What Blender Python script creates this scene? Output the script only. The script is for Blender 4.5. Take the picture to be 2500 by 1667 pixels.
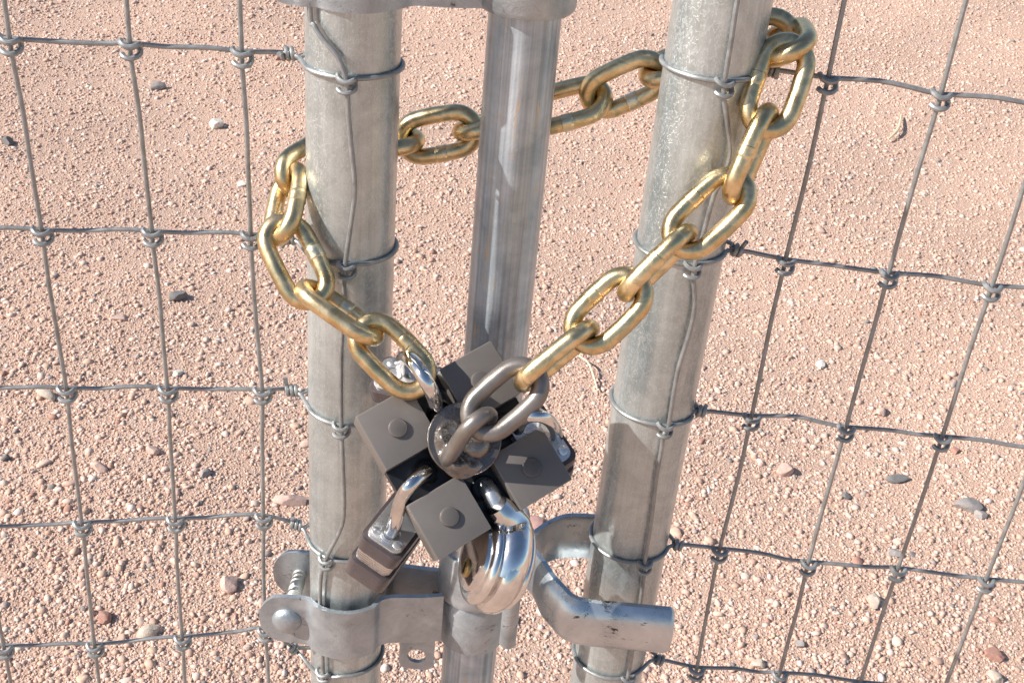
import bpy, bmesh, math, random
import numpy as np
from mathutils import Vector, Matrix, Quaternion
random.seed(7)
rng = np.random.default_rng(11)
R = math.radians
scn = bpy.context.scene
for o in list(bpy.data.objects):
    bpy.data.objects.remove(o)
col = scn.collection

# ------------------------------------------------------------ camera, sky, sun, exposure
CAM_Z = 1.45
PITCH, ROLL, FPX, W0, H0 = 0.5606, 0.0948, 3000.0, 2500.0, 1667.0
fw = Vector((0, math.cos(PITCH), -math.sin(PITCH)))
rt = Vector((1, 0, 0))
up = rt.cross(fw)
RT = math.cos(ROLL) * rt + math.sin(ROLL) * up
UP = -math.sin(ROLL) * rt + math.cos(ROLL) * up
CAM = Vector((0, 0, CAM_Z))
cd = bpy.data.cameras.new('camera')
cam = bpy.data.objects.new('camera', cd)
col.objects.link(cam)
cd.sensor_width = 36
cd.lens = FPX / W0 * 36
cd.clip_start = 0.01
cd.clip_end = 2000
m = Matrix((RT, UP, -fw)).transposed().to_4x4()
m.translation = CAM
cam.matrix_world = m
scn.camera = cam

SUN_EL = R(36)
SUN_H = Vector((-0.960, -0.280, 0)).normalized()
SUN_DIR = Vector((SUN_H.x * math.cos(SUN_EL), SUN_H.y * math.cos(SUN_EL), math.sin(SUN_EL)))
world = bpy.data.worlds.new('World')
scn.world = world
world.use_nodes = True
wn = world.node_tree
sky = wn.nodes.new('ShaderNodeTexSky')
sky.sky_type = 'NISHITA'
sky.sun_disc = False
sky.sun_elevation = SUN_EL
sky.sun_rotation = math.atan2(SUN_DIR.x, SUN_DIR.y)
sky.air_density = 1.0
sky.dust_density = 0.6
bg = wn.nodes['Background']
bg.inputs[1].default_value = 0.09
wn.links.new(sky.outputs[0], bg.inputs[0])
sd = bpy.data.lights.new('sun', 'SUN')
sd.energy = 5.0
sd.angle = R(0.5)
sd.color = (1.0, 0.965, 0.915)
sun = bpy.data.objects.new('sun', sd)
col.objects.link(sun)
sun.rotation_euler = SUN_DIR.to_track_quat('Z', 'Y').to_euler()
sun.location = (-3, -1, 4)
scn.view_settings.view_transform = 'Standard'
scn.view_settings.look = 'None'
scn.view_settings.gamma = 1
scn.view_settings.exposure = 0.58

# ------------------------------------------------------------ measuring helpers
# the photograph was measured on a 2352 px wide copy; K brings it to full size
K = 2500 / 2352


def ray(px, py):
    return RT * ((px * K - W0 / 2) / FPX) + UP * ((H0 / 2 - py * K) / FPX) + fw


def at(px, py, Y):
    d = ray(px, py)
    return CAM + d * (Y / d.y)


def atz(px, py, z=0.0):
    d = ray(px, py)
    return CAM + d * ((z - CAM_Z) / d.z)


def atplane(px, py, P0, n):
    d = ray(px, py)
    return CAM + d * ((P0 - CAM).dot(n) / d.dot(n))


def atcyl(px, py, cx, cy, r):
    d = ray(px, py)
    a = d.x ** 2 + d.y ** 2
    b = -2 * (d.x * cx + d.y * cy)
    c = cx * cx + cy * cy - r * r
    q = b * b - 4 * a * c
    if q < 0:
        t = -b / (2 * a)
    else:
        t = (-b - math.sqrt(q)) / (2 * a)
    return CAM + d * t


# ------------------------------------------------------------ node materials
def newmat(name):
    mt = bpy.data.materials.new(name)
    mt.use_nodes = True
    return mt, mt.node_tree, mt.node_tree.nodes['Principled BSDF']


def ramp(nt, fac, stops, interp='LINEAR'):
    r = nt.nodes.new('ShaderNodeValToRGB')
    r.color_ramp.interpolation = interp
    el = r.color_ramp.elements
    while len(el) < len(stops):
        el.new(0.5)
    for e, (p, c) in zip(el, stops):
        e.position = p
        e.color = (*c, 1) if len(c) == 3 else c
    nt.links.new(fac, r.inputs[0])
    return r.outputs[0]


def coords(nt, scale=(1, 1, 1), rot=(0, 0, 0)):
    tc = nt.nodes.new('ShaderNodeNewGeometry')
    mp = nt.nodes.new('ShaderNodeMapping')
    mp.inputs['Scale'].default_value = scale
    mp.inputs['Rotation'].default_value = rot
    nt.links.new(tc.outputs['Position'], mp.inputs[0])
    return mp.outputs[0]


def noise(nt, vec, scale, detail=4, rough=0.6, dist=0.0):
    n = nt.nodes.new('ShaderNodeTexNoise')
    n.inputs['Scale'].default_value = scale
    n.inputs['Detail'].default_value = detail
    n.inputs['Roughness'].default_value = rough
    n.inputs['Distortion'].default_value = dist
    nt.links.new(vec, n.inputs['Vector'])
    return n.outputs[0]


def mixc(nt, a, b, fac, mode='MIX'):
    mx = nt.nodes.new('ShaderNodeMix')
    mx.data_type = 'RGBA'
    mx.blend_type = mode
    for i, v in ((6, a), (7, b), (0, fac)):
        if isinstance(v, (int, float)):
            mx.inputs[i].default_value = v
        elif isinstance(v, tuple):
            mx.inputs[i].default_value = (*v, 1)
        else:
            nt.links.new(v, mx.inputs[i])
    return mx.outputs[2]


def bump(nt, h, bs, strength=0.3, dist=0.001):
    b = nt.nodes.new('ShaderNodeBump')
    b.inputs['Strength'].default_value = strength
    b.inputs['Distance'].default_value = dist
    nt.links.new(h, b.inputs['Height'])
    nt.links.new(b.outputs[0], bs.inputs['Normal'])
    return b


def metal(name, c1, c2, rlo, rhi, metallic=1.0, nscale=60, streak=None, spots=None, bstr=0.15, bdist=0.0004, fine=900,
          c3=None, lo=0.35, hi=0.65):
    mt, nt, bs = newmat(name)
    v = coords(nt)
    n1 = noise(nt, v, nscale, 6, 0.65, 0.4)
    stops = [(lo, c1), (hi, c2)]
    c = ramp(nt, n1, stops)
    if streak:
        sv = coords(nt, streak)
        n2 = noise(nt, sv, 60, 4, 0.65)
        c = mixc(nt, c, ramp(nt, n2, [(0.36, (0.55, 0.55, 0.55)), (0.5, (0.88, 0.88, 0.88)), (0.64, (1.18, 1.18, 1.18))]), 0.75, 'MULTIPLY')
    if c3:
        n4 = noise(nt, v, nscale * 1.7, 3, 0.5, 1.0)
        c = mixc(nt, c, c3, ramp(nt, n4, [(0.48, (0, 0, 0)), (0.62, (1, 1, 1))]))
    if spots:
        n5 = noise(nt, coords(nt, spots[1]), spots[0], 8, 0.75, 0.6)
        f = ramp(nt, n5, [(spots[2], (0, 0, 0)), (spots[2] + 0.05, (1, 1, 1))])
        c = mixc(nt, c, spots[3], f)
    nt.links.new(c, bs.inputs['Base Color'])
    bs.inputs['Metallic'].default_value = metallic
    n3 = noise(nt, v, fine, 3, 0.6)
    rr = ramp(nt, n1, [(0.3, (rlo,) * 3), (0.7, (rhi,) * 3)])
    nt.links.new(rr, bs.inputs['Roughness'])
    h = mixc(nt, n1, n3, 0.5)
    bump(nt, h, bs, bstr, bdist)
    return mt


def galv(name, tone=1.0, bumpy=1.0, seam=None):
    """galvanised pipe: cloudy zinc, fine curved scratches, a few dark scuffs"""
    mt, nt, bs = newmat(name)
    v = coords(nt)
    big = noise(nt, coords(nt, (1, 1, 0.5)), 20, 3, 0.5, 0.3)
    c = ramp(nt, big, [(0.25, (0.41 * tone, 0.45 * tone, 0.45 * tone)), (0.75, (0.57 * tone, 0.605 * tone, 0.595 * tone))])
    st = noise(nt, coords(nt, (1, 1, 0.025)), 330, 3, 0.6)
    c = mixc(nt, c, ramp(nt, st, [(0.34, (0.72, 0.71, 0.70)), (0.62, (1.08, 1.08, 1.08))]), 0.38, 'MULTIPLY')
    cl = noise(nt, v, 75, 5, 0.65, 0.8)
    c = mixc(nt, c, ramp(nt, cl, [(0.38, (0.80, 0.80, 0.79)), (0.62, (1.08, 1.08, 1.08))]), 0.7, 'MULTIPLY')
    # scratches
    sc = nt.nodes.new('ShaderNodeTexWave')
    sc.wave_type = 'RINGS'
    sc.inputs['Scale'].default_value = 46
    sc.inputs['Distortion'].default_value = 22
    sc.inputs['Detail'].default_value = 5
    sc.inputs['Detail Scale'].default_value = 2.6
    sc.inputs['Detail Roughness'].default_value = 0.72
    nt.links.new(coords(nt, (1.5, 1.5, 0.8), (0.5, 0.3, 0.4)), sc.inputs['Vector'])
    scr = ramp(nt, sc.outputs['Fac'], [(0.90, (0, 0, 0)), (0.995, (1, 1, 1))])
    c = mixc(nt, c, (0.82 * tone, 0.81 * tone, 0.77 * tone), mixc(nt, (0, 0, 0), scr, 0.5))
    # dark scuffs
    sp = noise(nt, coords(nt, (1, 1, 2.2)), 55, 9, 0.78, 0.8)
    c = mixc(nt, c, (0.10, 0.095, 0.09), ramp(nt, sp, [(0.655, (0, 0, 0)), (0.72, (0.8, 0.8, 0.8))]))
    nt.links.new(c, bs.inputs['Base Color'])
    bs.inputs['Metallic'].default_value = 0.68
    nt.links.new(ramp(nt, big, [(0.3, (0.27,) * 3), (0.7, (0.38,) * 3)]), bs.inputs['Roughness'])
    fine = noise(nt, v, 260, 6, 0.7)
    band = noise(nt, coords(nt, (1, 1, 0.05)), 95, 3, 0.5)
    lump = noise(nt, coords(nt, (1, 1, 0.45)), 130, 4, 0.6, 0.6)
    h = mixc(nt, mixc(nt, mixc(nt, big, lump, 0.4), fine, 0.25), scr, 0.15)
    h = mixc(nt, h, band, 0.45)
    bump(nt, h, bs, 0.5 * bumpy, 0.0018)
    return mt


M = {}
M['galv'] = galv('galvanised_pipe', 1.0)
M['tube'] = metal('galvanised_tube', (0.33, 0.38, 0.42), (0.56, 0.60, 0.63), 0.28, 0.42, 0.40, 34, (5.0, 5.0, 0.05),
                  spots=(330, (1, 1, 0.10), 0.585, (0.62, 0.45, 0.27)), bstr=0.35, bdist=0.0012)
M['cast'] = metal('cast_zinc', (0.30, 0.325, 0.345), (0.50, 0.525, 0.54), 0.36, 0.52, 0.65, 45,
                  spots=(60, (1, 1, 1.6), 0.605, (0.12, 0.11, 0.11)), bstr=0.5, bdist=0.0012)
M['arm'] = metal('pressed_zinc', (0.42, 0.455, 0.48), (0.64, 0.665, 0.69), 0.22, 0.38, 0.85, 30,
                 spots=(60, (0.7, 1, 1.8), 0.595, (0.05, 0.045, 0.04)), bstr=0.3, bdist=0.001)
M['wire'] = metal('galvanised_wire', (0.24, 0.24, 0.235), (0.37, 0.37, 0.36), 0.34, 0.55, 0.55, 120, bstr=0.3, bdist=0.0003)
M['gold'] = metal('yellow_zinc', (0.56, 0.38, 0.175), (0.88, 0.69, 0.42), 0.24, 0.40, 1.0, 75, c3=(0.52, 0.44, 0.26),
                  bstr=0.5, bdist=0.0004, fine=1500)
M['goldb'] = metal('bright_weld', (0.66, 0.56, 0.36), (0.76, 0.69, 0.52), 0.28, 0.45, 1.0, 90, bstr=0.5, bdist=0.0006)
M['shaft'] = metal('threaded_zinc', (0.42, 0.40, 0.36), (0.58, 0.56, 0.52), 0.42, 0.55, 0.5, 90, bstr=0.3)
M['chrome'] = metal('chrome', (0.62, 0.61, 0.60), (0.80, 0.79, 0.78), 0.06, 0.17, 1.0, 70, bstr=0.12, bdist=0.0008, fine=260,
                    spots=(150, (1, 1, 1), 0.70, (0.25, 0.21, 0.17)))
M['chromew'] = metal('worn_chrome', (0.66, 0.66, 0.65), (0.82, 0.81, 0.80), 0.22, 0.34, 0.85, 60, bstr=0.15, bdist=0.0006)
M['lamin'] = metal('laminated_steel', (0.60, 0.59, 0.57), (0.80, 0.78, 0.76), 0.22, 0.34, 1.0, 60, bstr=0.2, bdist=0.0004)
M['brass'] = metal('brass_keyway', (0.35, 0.24, 0.10), (0.55, 0.40, 0.18), 0.3, 0.5, 1.0, 90)
M['dark'] = metal('dark_bronze_paint', (0.122, 0.105, 0.094), (0.146, 0.127, 0.115), 0.34, 0.42, 0.35, 40, bstr=0.35,
                  bdist=0.0003, fine=1900)
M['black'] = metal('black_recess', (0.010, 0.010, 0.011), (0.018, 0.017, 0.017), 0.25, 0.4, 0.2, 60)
M['glossy'] = metal('glossy_bronze_paint', (0.16, 0.14, 0.125), (0.26, 0.23, 0.21), 0.10, 0.20, 0.8, 110, bstr=0.7, bdist=0.0008)
M['ring'] = metal('bronze_painted_link', (0.19, 0.165, 0.145), (0.27, 0.235, 0.21), 0.30, 0.42, 0.65, 60, bstr=0.3, bdist=0.0004,
                  fine=1800)
M['bumper'] = metal('black_bumper', (0.060, 0.048, 0.049), (0.080, 0.064, 0.064), 0.20, 0.32, 0.0, 40, bstr=0.08)


# paint rubbed thin along the edges of the lugs
nt_ = M['dark'].node_tree
bs_ = nt_.nodes['Principled BSDF']
g_ = nt_.nodes.new('ShaderNodeNewGeometry')
src_ = bs_.inputs['Base Color'].links[0].from_socket
f_ = ramp(nt_, g_.outputs['Pointiness'], [(0.54, (0, 0, 0)), (0.62, (0.8, 0.8, 0.8))])
nt_.links.new(mixc(nt_, src_, (0.34, 0.30, 0.26), f_), bs_.inputs['Base Color'])


# ------------------------------------------------------------ mesh helpers
class MB:
    """collects geometry for ONE mesh object, in world coordinates"""

    def __init__(s):
        s.bm = bmesh.new()

    def tube(s, pts, r, n=12, caps=True, closed=False, flat=1.0, upv=None):
        pts = [Vector(p) for p in pts]
        N = len(pts)
        rings = []
        prev = None
        for i, p in enumerate(pts):
            if closed:
                t = (pts[(i + 1) % N] - pts[i - 1])
            else:
                t = pts[min(i + 1, N - 1)] - pts[max(i - 1, 0)]
            if t.length < 1e-9:
                t = Vector((0, 0, 1))
            t.normalize()
            if upv is not None:
                a = (upv - t * upv.dot(t)).normalized()
            elif prev is None:
                a = t.orthogonal().normalized()
            else:
                a = (prev - t * prev.dot(t))
                a = a.normalized() if a.length > 1e-6 else t.orthogonal().normalized()
            prev = a
            b = t.cross(a)
            rr = r[i] if hasattr(r, '__len__') else r
            rings.append([s.bm.verts.new(p + (a * math.cos(2 * math.pi * k / n) + b * math.sin(2 * math.pi * k / n) * flat) * rr)
                          for k in range(n)])
        L = N if closed else N - 1
        # closing twist for closed loops
        sh = 0
        if closed:
            best = 1e9
            for q in range(n):
                dd = (rings[-1][q].co - rings[0][0].co).length
                if dd < best:
                    best = dd
                    sh = q
        for i in range(L):
            A = rings[i]
            B = rings[(i + 1) % N]
            o = 0
            if closed and i == N - 1:
                A = A[sh:] + A[:sh]
            for k in range(n):
                s.bm.faces.new((A[k], A[(k + 1) % n], B[(k + 1) % n], B[k]))
        if caps and not closed:
            s.bm.faces.new(rings[0][::-1])
            s.bm.faces.new(rings[-1])
        return s

    def lathe(s, prof, origin, ax, n=48, closed=False, ref=None):
        """prof: (radius, height) pairs along axis ax"""
        ax = Vector(ax).normalized()
        a = (ref - ax * ref.dot(ax)).normalized() if ref else ax.orthogonal().normalized()
        b = ax.cross(a)
        origin = Vector(origin)
        rings = []
        for r, h in prof:
            if r < 1e-7:
                rings.append([s.bm.verts.new(origin + ax * h)])
            else:
                rings.append([s.bm.verts.new(origin + ax * h + (a * math.cos(2 * math.pi * k / n) + b * math.sin(2 * math.pi * k / n)) * r)
                              for k in range(n)])
        prs = list(zip(rings[:-1], rings[1:]))
        if closed:
            prs.append((rings[-1], rings[0]))
        for A, B in prs:
            for k in range(n):
                k2 = (k + 1) % n
                if len(A) == 1 and len(B) == 1:
                    continue
                if len(A) == 1:
                    s.bm.faces.new((A[0], B[k2], B[k]))
                elif len(B) == 1:
                    s.bm.faces.new((A[k], A[k2], B[0]))
                else:
                    s.bm.faces.new((A[k], A[k2], B[k2], B[k]))
        return s

    def grid(s, rows, closed_u=False, closed_v=False):
        """rows of points -> quads"""
        g = [[s.bm.verts.new(p) for p in r] for r in rows]
        nu, nv = len(g), len(g[0])
        for i in range(nu - (0 if closed_u else 1)):
            for j in range(nv - (0 if closed_v else 1)):
                a, b = g[i], g[(i + 1) % nu]
                s.bm.faces.new((a[j], b[j], b[(j + 1) % nv], a[(j + 1) % nv]))
        return g

    def prism(s, poly, o, ex, ey, ez, h0, h1, bev=0.0, holes=None):
        """extrude polygon poly (2D) from h0 to h1 along ez"""
        vs0 = [s.bm.verts.new(o + ex * x + ey * y + ez * h0) for x, y in poly]
        vs1 = [s.bm.verts.new(o + ex * x + ey * y + ez * h1) for x, y in poly]
        n = len(poly)
        fs = [s.bm.faces.new(vs0[::-1]), s.bm.faces.new(vs1)]
        for k in range(n):
            fs.append(s.bm.faces.new((vs0[k], vs0[(k + 1) % n], vs1[(k + 1) % n], vs1[k])))
        if bev > 0:
            es = set()
            for f in fs:
                es.update(f.edges)
            bmesh.ops.bevel(s.bm, geom=list(es), offset=bev, segments=2, affect='EDGES', profile=0.6, clamp_overlap=True)
        return s

    def ringplate(s, outer, inner, o, ex, ey, ez, h0, h1):
        """plate with a hole; outer and inner are loops with equal counts"""
        n = len(outer)
        P = lambda q, h: o + ex * q[0] + ey * q[1] + ez * h
        rows = [[P(q, h0) for q in inner], [P(q, h0) for q in outer], [P(q, h1) for q in outer], [P(q, h1) for q in inner]]
        s.grid(rows, closed_u=True, closed_v=True)
        return s

    def build(s, name, mat, parent=None, smooth=35, label=None):
        bmesh.ops.recalc_face_normals(s.bm, faces=s.bm.faces)
        me = bpy.data.meshes.new(name)
        root = parent
        while root is not None and root.parent is not None:
            root = root.parent
        if root is not None:
            off = Vector(root.location)
        else:
            xs = [v.co for v in s.bm.verts]
            lo = [min(v[i] for v in xs) for i in range(3)]
            hi = [max(v[i] for v in xs) for i in range(3)]
            off = Vector(((lo[0] + hi[0]) / 2, (lo[1] + hi[1]) / 2, lo[2]))
        bmesh.ops.translate(s.bm, verts=s.bm.verts, vec=-off)
        s.bm.to_mesh(me)
        s.bm.free()
        me.materials.append(mat)
        for p in me.polygons:
            p.use_smooth = True
        me.set_sharp_from_angle(angle=R(smooth))
        o = bpy.data.objects.new(name, me)
        col.objects.link(o)
        if parent is not None:
            o.parent = parent
        else:
            o.location = off
        if label:
            o['label'] = label
        return o


def tag(o, label, cat, group=None, kind=None):
    if label:
        o['label'] = label
    if cat:
        o['category'] = cat
    if group:
        o['group'] = group
    if kind:
        o['kind'] = kind
    return o


def empty(name, loc, label, cat, group=None):
    o = bpy.data.objects.new(name, None)
    o.empty_display_size = 0.02
    o.location = loc
    col.objects.link(o)
    return tag(o, label, cat, group)


def smooth_path(pts, sub=6, closed=False):
    """Catmull-Rom"""
    pts = [Vector(p) for p in pts]
    N = len(pts)
    out = []
    for i in range(N if closed else N - 1):
        p1 = pts[i]
        p2 = pts[(i + 1) % N]
        p0 = pts[i - 1] if (closed or i > 0) else p1 * 2 - p2
        p3 = pts[(i + 2) % N] if (closed or i + 2 < N) else p2 * 2 - p1
        for k in range(sub):
            t = k / sub
            out.append(0.5 * ((2 * p1) + (p2 - p0) * t + (2 * p0 - 5 * p1 + 4 * p2 - p3) * t * t
                              + (3 * p1 - p0 - 3 * p2 + p3) * t ** 3))
    if not closed:
        out.append(pts[-1])
    return out


def rounded_rect(w, h, r, n=5):
    out = []
    for cx, cy, a0 in ((w / 2 - r, h / 2 - r, 0), (-w / 2 + r, h / 2 - r, 90), (-w / 2 + r, -h / 2 + r, 180), (w / 2 - r, -h / 2 + r, 270)):
        for k in range(n + 1):
            a = R(a0 + 90 * k / n)
            out.append((cx + r * math.cos(a), cy + r * math.sin(a)))
    return out


# ------------------------------------------------------------ setting: ground and gravel
def ground_material():
    mt, nt, bs = newmat('desert_soil')
    v = coords(nt)
    n1 = noise(nt, v, 260, 6, 0.75)
    n2 = noise(nt, v, 1.6, 4, 0.6)
    n3 = noise(nt, v, 900, 3, 0.7)
    c = ramp(nt, n1, [(0.30, (0.42, 0.27, 0.195)), (0.48, (0.61, 0.42, 0.32)), (0.70, (0.72, 0.55, 0.45))])
    c = mixc(nt, c, ramp(nt, n3, [(0.35, (0.70, 0.64, 0.60)), (0.62, (1.12, 1.10, 1.08))]), 0.7, 'MULTIPLY')
    c = mixc(nt, c, ramp(nt, n2, [(0.35, (0.92, 0.92, 0.92)), (0.65, (1.05, 1.02, 1.0))]), 0.8, 'MULTIPLY')
    nt.links.new(c, bs.inputs['Base Color'])
    bs.inputs['Roughness'].default_value = 0.95
    vo = nt.nodes.new('ShaderNodeTexVoronoi')
    vo.inputs['Scale'].default_value = 230
    nt.links.new(v, vo.inputs['Vector'])
    h = mixc(nt, mixc(nt, n1, n3, 0.4), vo.outputs['Distance'], 0.4)
    bump(nt, h, bs, 0.9, 0.006)
    return mt


def stone_material(name, stops, bstr=0.6):
    mt, nt, bs = newmat(name)
    g = nt.nodes.new('ShaderNodeNewGeometry')
    c = ramp(nt, g.outputs['Random Per Island'], stops, 'CONSTANT' if len(stops) > 4 else 'LINEAR')
    v = coords(nt)
    n1 = noise(nt, v, 150, 5, 0.65)
    n2 = noise(nt, v, 700, 3, 0.7)
    c = mixc(nt, c, ramp(nt, n1, [(0.3, (0.80, 0.76, 0.74)), (0.65, (1.10, 1.08, 1.05))]), 0.8, 'MULTIPLY')
    c = mixc(nt, c, ramp(nt, n2, [(0.35, (0.86, 0.84, 0.82)), (0.6, (1.05, 1.05, 1.05))]), 0.8, 'MULTIPLY')
    nt.links.new(c, bs.inputs['Base Color'])
    bs.inputs['Roughness'].default_value = 0.88
    bump(nt, mixc(nt, n1, n2, 0.4), bs, bstr, 0.002)
    return mt


M['soil'] = ground_material()
PAL = [(0.0, (0.60, 0.415, 0.315)), (0.18, (0.66, 0.48, 0.385)), (0.36, (0.57, 0.39, 0.30)), (0.48, (0.69, 0.54, 0.45)),
       (0.62, (0.62, 0.43, 0.35)), (0.74, (0.51, 0.335, 0.26)), (0.83, (0.72, 0.60, 0.52)), (0.88, (0.59, 0.44, 0.37)),
       (0.935, (0.38, 0.32, 0.29)), (0.965, (0.44, 0.25, 0.19)), (0.985, (0.25, 0.23, 0.22))]
M['gravel'] = stone_material('pink_gravel', PAL)


def gh(x, y):
    """gentle unevenness of the soil"""
    return 0.010 * np.sin(2.1 * x + 0.7) * np.cos(1.7 * y) + 0.006 * np.sin(5.3 * x + 3.1 * y) + 0.004 * np.cos(9.1 * x - 7.7 * y) - 0.012


def make_ground():
    xs = np.concatenate([np.linspace(-400, -8, 12), np.linspace(-7, 7, 181), np.linspace(8, 400, 12)])
    ys = np.concatenate([np.linspace(-400, -3, 12), np.linspace(-2.5, 11, 171), np.linspace(12, 600, 14)])
    X, Y = np.meshgrid(xs, ys)
    Z = gh(X, Y)
    far = (np.abs(X) > 7.5) | (Y > 11.5) | (Y < -2.8)
    Z = np.where(far, -0.012, Z)
    nx, ny = len(xs), len(ys)
    me = bpy.data.meshes.new('ground')
    v = np.stack([X.ravel(), Y.ravel(), Z.ravel()], 1)
    i = np.arange(nx - 1)[None, :] + nx * np.arange(ny - 1)[:, None]
    q = np.stack([i, i + 1, i + nx + 1, i + nx], -1).reshape(-1, 4)
    me.from_pydata(v.tolist(), [], q.tolist())
    for p in me.polygons:
        p.use_smooth = True
    me.materials.append(M['soil'])
    o = bpy.data.objects.new('ground', me)
    col.objects.link(o)
    o['kind'] = 'structure'


make_ground()


def ico(sub):
    b = bmesh.new()
    bmesh.ops.create_icosphere(b, subdivisions=sub, radius=1)
    v = np.array([x.co[:] for x in b.verts])
    f = np.array([[q.index for q in fc.verts] for fc in b.faces])
    b.free()
    return v, f


def rock_variant(sub, k):
    """angular chipped stone"""
    v, f = ico(sub)
    r = np.random.default_rng(k)
    n = r.normal(size=(9, 3))
    n /= np.linalg.norm(n, axis=1)[:, None]
    d = r.uniform(0.50, 0.90, 9)
    for a, dd in zip(n, d):
        s = v @ a
        v = v - np.clip(s - dd, 0, None)[:, None] * a
    v = v * r.uniform(0.95, 1.05, (len(v), 1))
    return v, f


def scatter(name, N, region, size, seed, sub=1, mat='gravel', sink=0.08):
    r = np.random.default_rng(seed)
    y = region(r, N)
    x = r.uniform(-1, 1, N) * (y * 0.47 + 0.58) + 0.02 * y
    s = size(r, N, y)
    vars_ = [rock_variant(sub, k + seed) for k in range(14)]
    V, F = [], []
    off = 0
    which = r.integers(0, len(vars_), N)
    for k, (bv, bf) in enumerate(vars_):
        idx = np.where(which == k)[0]
        n = len(idx)
        q = r.normal(size=(n, 4))
        q /= np.linalg.norm(q, axis=1)[:, None]
        w_, a, b, c = q.T
        Rm = np.stack([np.stack([1 - 2 * (b * b + c * c), 2 * (a * b - c * w_), 2 * (a * c + b * w_)], -1),
                       np.stack([2 * (a * b + c * w_), 1 - 2 * (a * a + c * c), 2 * (b * c - a * w_)], -1),
                       np.stack([2 * (a * c - b * w_), 2 * (b * c + a * w_), 1 - 2 * (a * a + b * b)], -1)], 1)
        sc = s[idx][:, None] * r.uniform(0.55, 1.35, (n, 3))
        P = np.einsum('nij,nkj->nki', Rm, bv[None] * sc[:, None, :])
        P[:, :, 2] *= 0.66
        P[:, :, 0] += x[idx][:, None]
        P[:, :, 1] += y[idx][:, None]
        P[:, :, 2] += (gh(x[idx], y[idx]) + s[idx] * sink * r.uniform(0.2, 1.5, n))[:, None]
        V.append(P.reshape(-1, 3))
        F.append((bf[None] + (np.arange(n) * len(bv))[:, None, None] + off).reshape(-1, 3))
        off += n * len(bv)
    V = np.concatenate(V).astype(np.float32)
    F = np.concatenate(F).astype(np.int32)
    me = bpy.data.meshes.new(name)
    me.vertices.add(len(V))
    me.vertices.foreach_set('co', V.ravel())
    me.loops.add(F.size)
    me.loops.foreach_set('vertex_index', F.ravel())
    me.polygons.add(len(F))
    me.polygons.foreach_set('loop_start', np.arange(0, F.size, 3, dtype=np.int32))
    me.update(calc_edges=True)
    me.materials.append(M[mat])
    o = bpy.data.objects.new(name, me)
    col.objects.link(o)
    return o


g1 = scatter('gravel', 510000, lambda r, n: 1.1 + 4.9 * r.uniform(0, 1, n) ** 1.5,
             lambda r, n, y: np.clip(np.exp(r.normal(np.log(0.0020), 0.56, n)) * (0.86 + 0.11 * y), 0.0010, 0.0105), 5)
tag(g1, 'pinkish tan crushed gravel covering the ground behind the gate', 'gravel', kind='stuff')
g2 = scatter('gravel', 2400, lambda r, n: 1.05 + 4.9 * r.uniform(0, 1, n) ** 1.1,
             lambda r, n, y: np.clip(np.exp(r.normal(np.log(0.0062), 0.28, n)), 0.004, 0.013), 77, sub=2)
tag(g2, 'scattered coarser chips lying among the pinkish gravel', 'gravel', kind='stuff')


def stone(px, py, w, color, label, flat=0.6, seed=1, elong=1.3, sub=3, rot=None):
    p = atz(px, py, 0.0)
    p.z = float(gh(p.x, p.y))
    dep = (p - CAM).dot(fw)
    rad = w * K * dep / FPX / 2 * 0.9
    v, f = rock_variant(sub, seed)
    mb = MB()
    a = seed * 1.7 if rot is None else rot
    for q in v:
        pass
    vs = []
    for q in v:
        x, y, z = q[0] * rad * elong ** 0.5, q[1] * rad / elong ** 0.5, q[2] * rad * flat
        vs.append(mb.bm.verts.new((p.x + x * math.cos(a) - y * math.sin(a), p.y + x * math.sin(a) + y * math.cos(a),
                                   p.z + z + rad * flat * 0.45)))
    for t in f:
        mb.bm.faces.new([vs[i] for i in t])
    key = 'stone_' + str(color)
    if key not in M:
        M[key] = stone_material('stone', [(0, color), (1, tuple(c * 0.96 for c in color))], 0.9)
    o = mb.build('stone', M[key], smooth=28)
    tag(o, label, 'stone', 'larger stones lying on the gravel')
    return o


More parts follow.
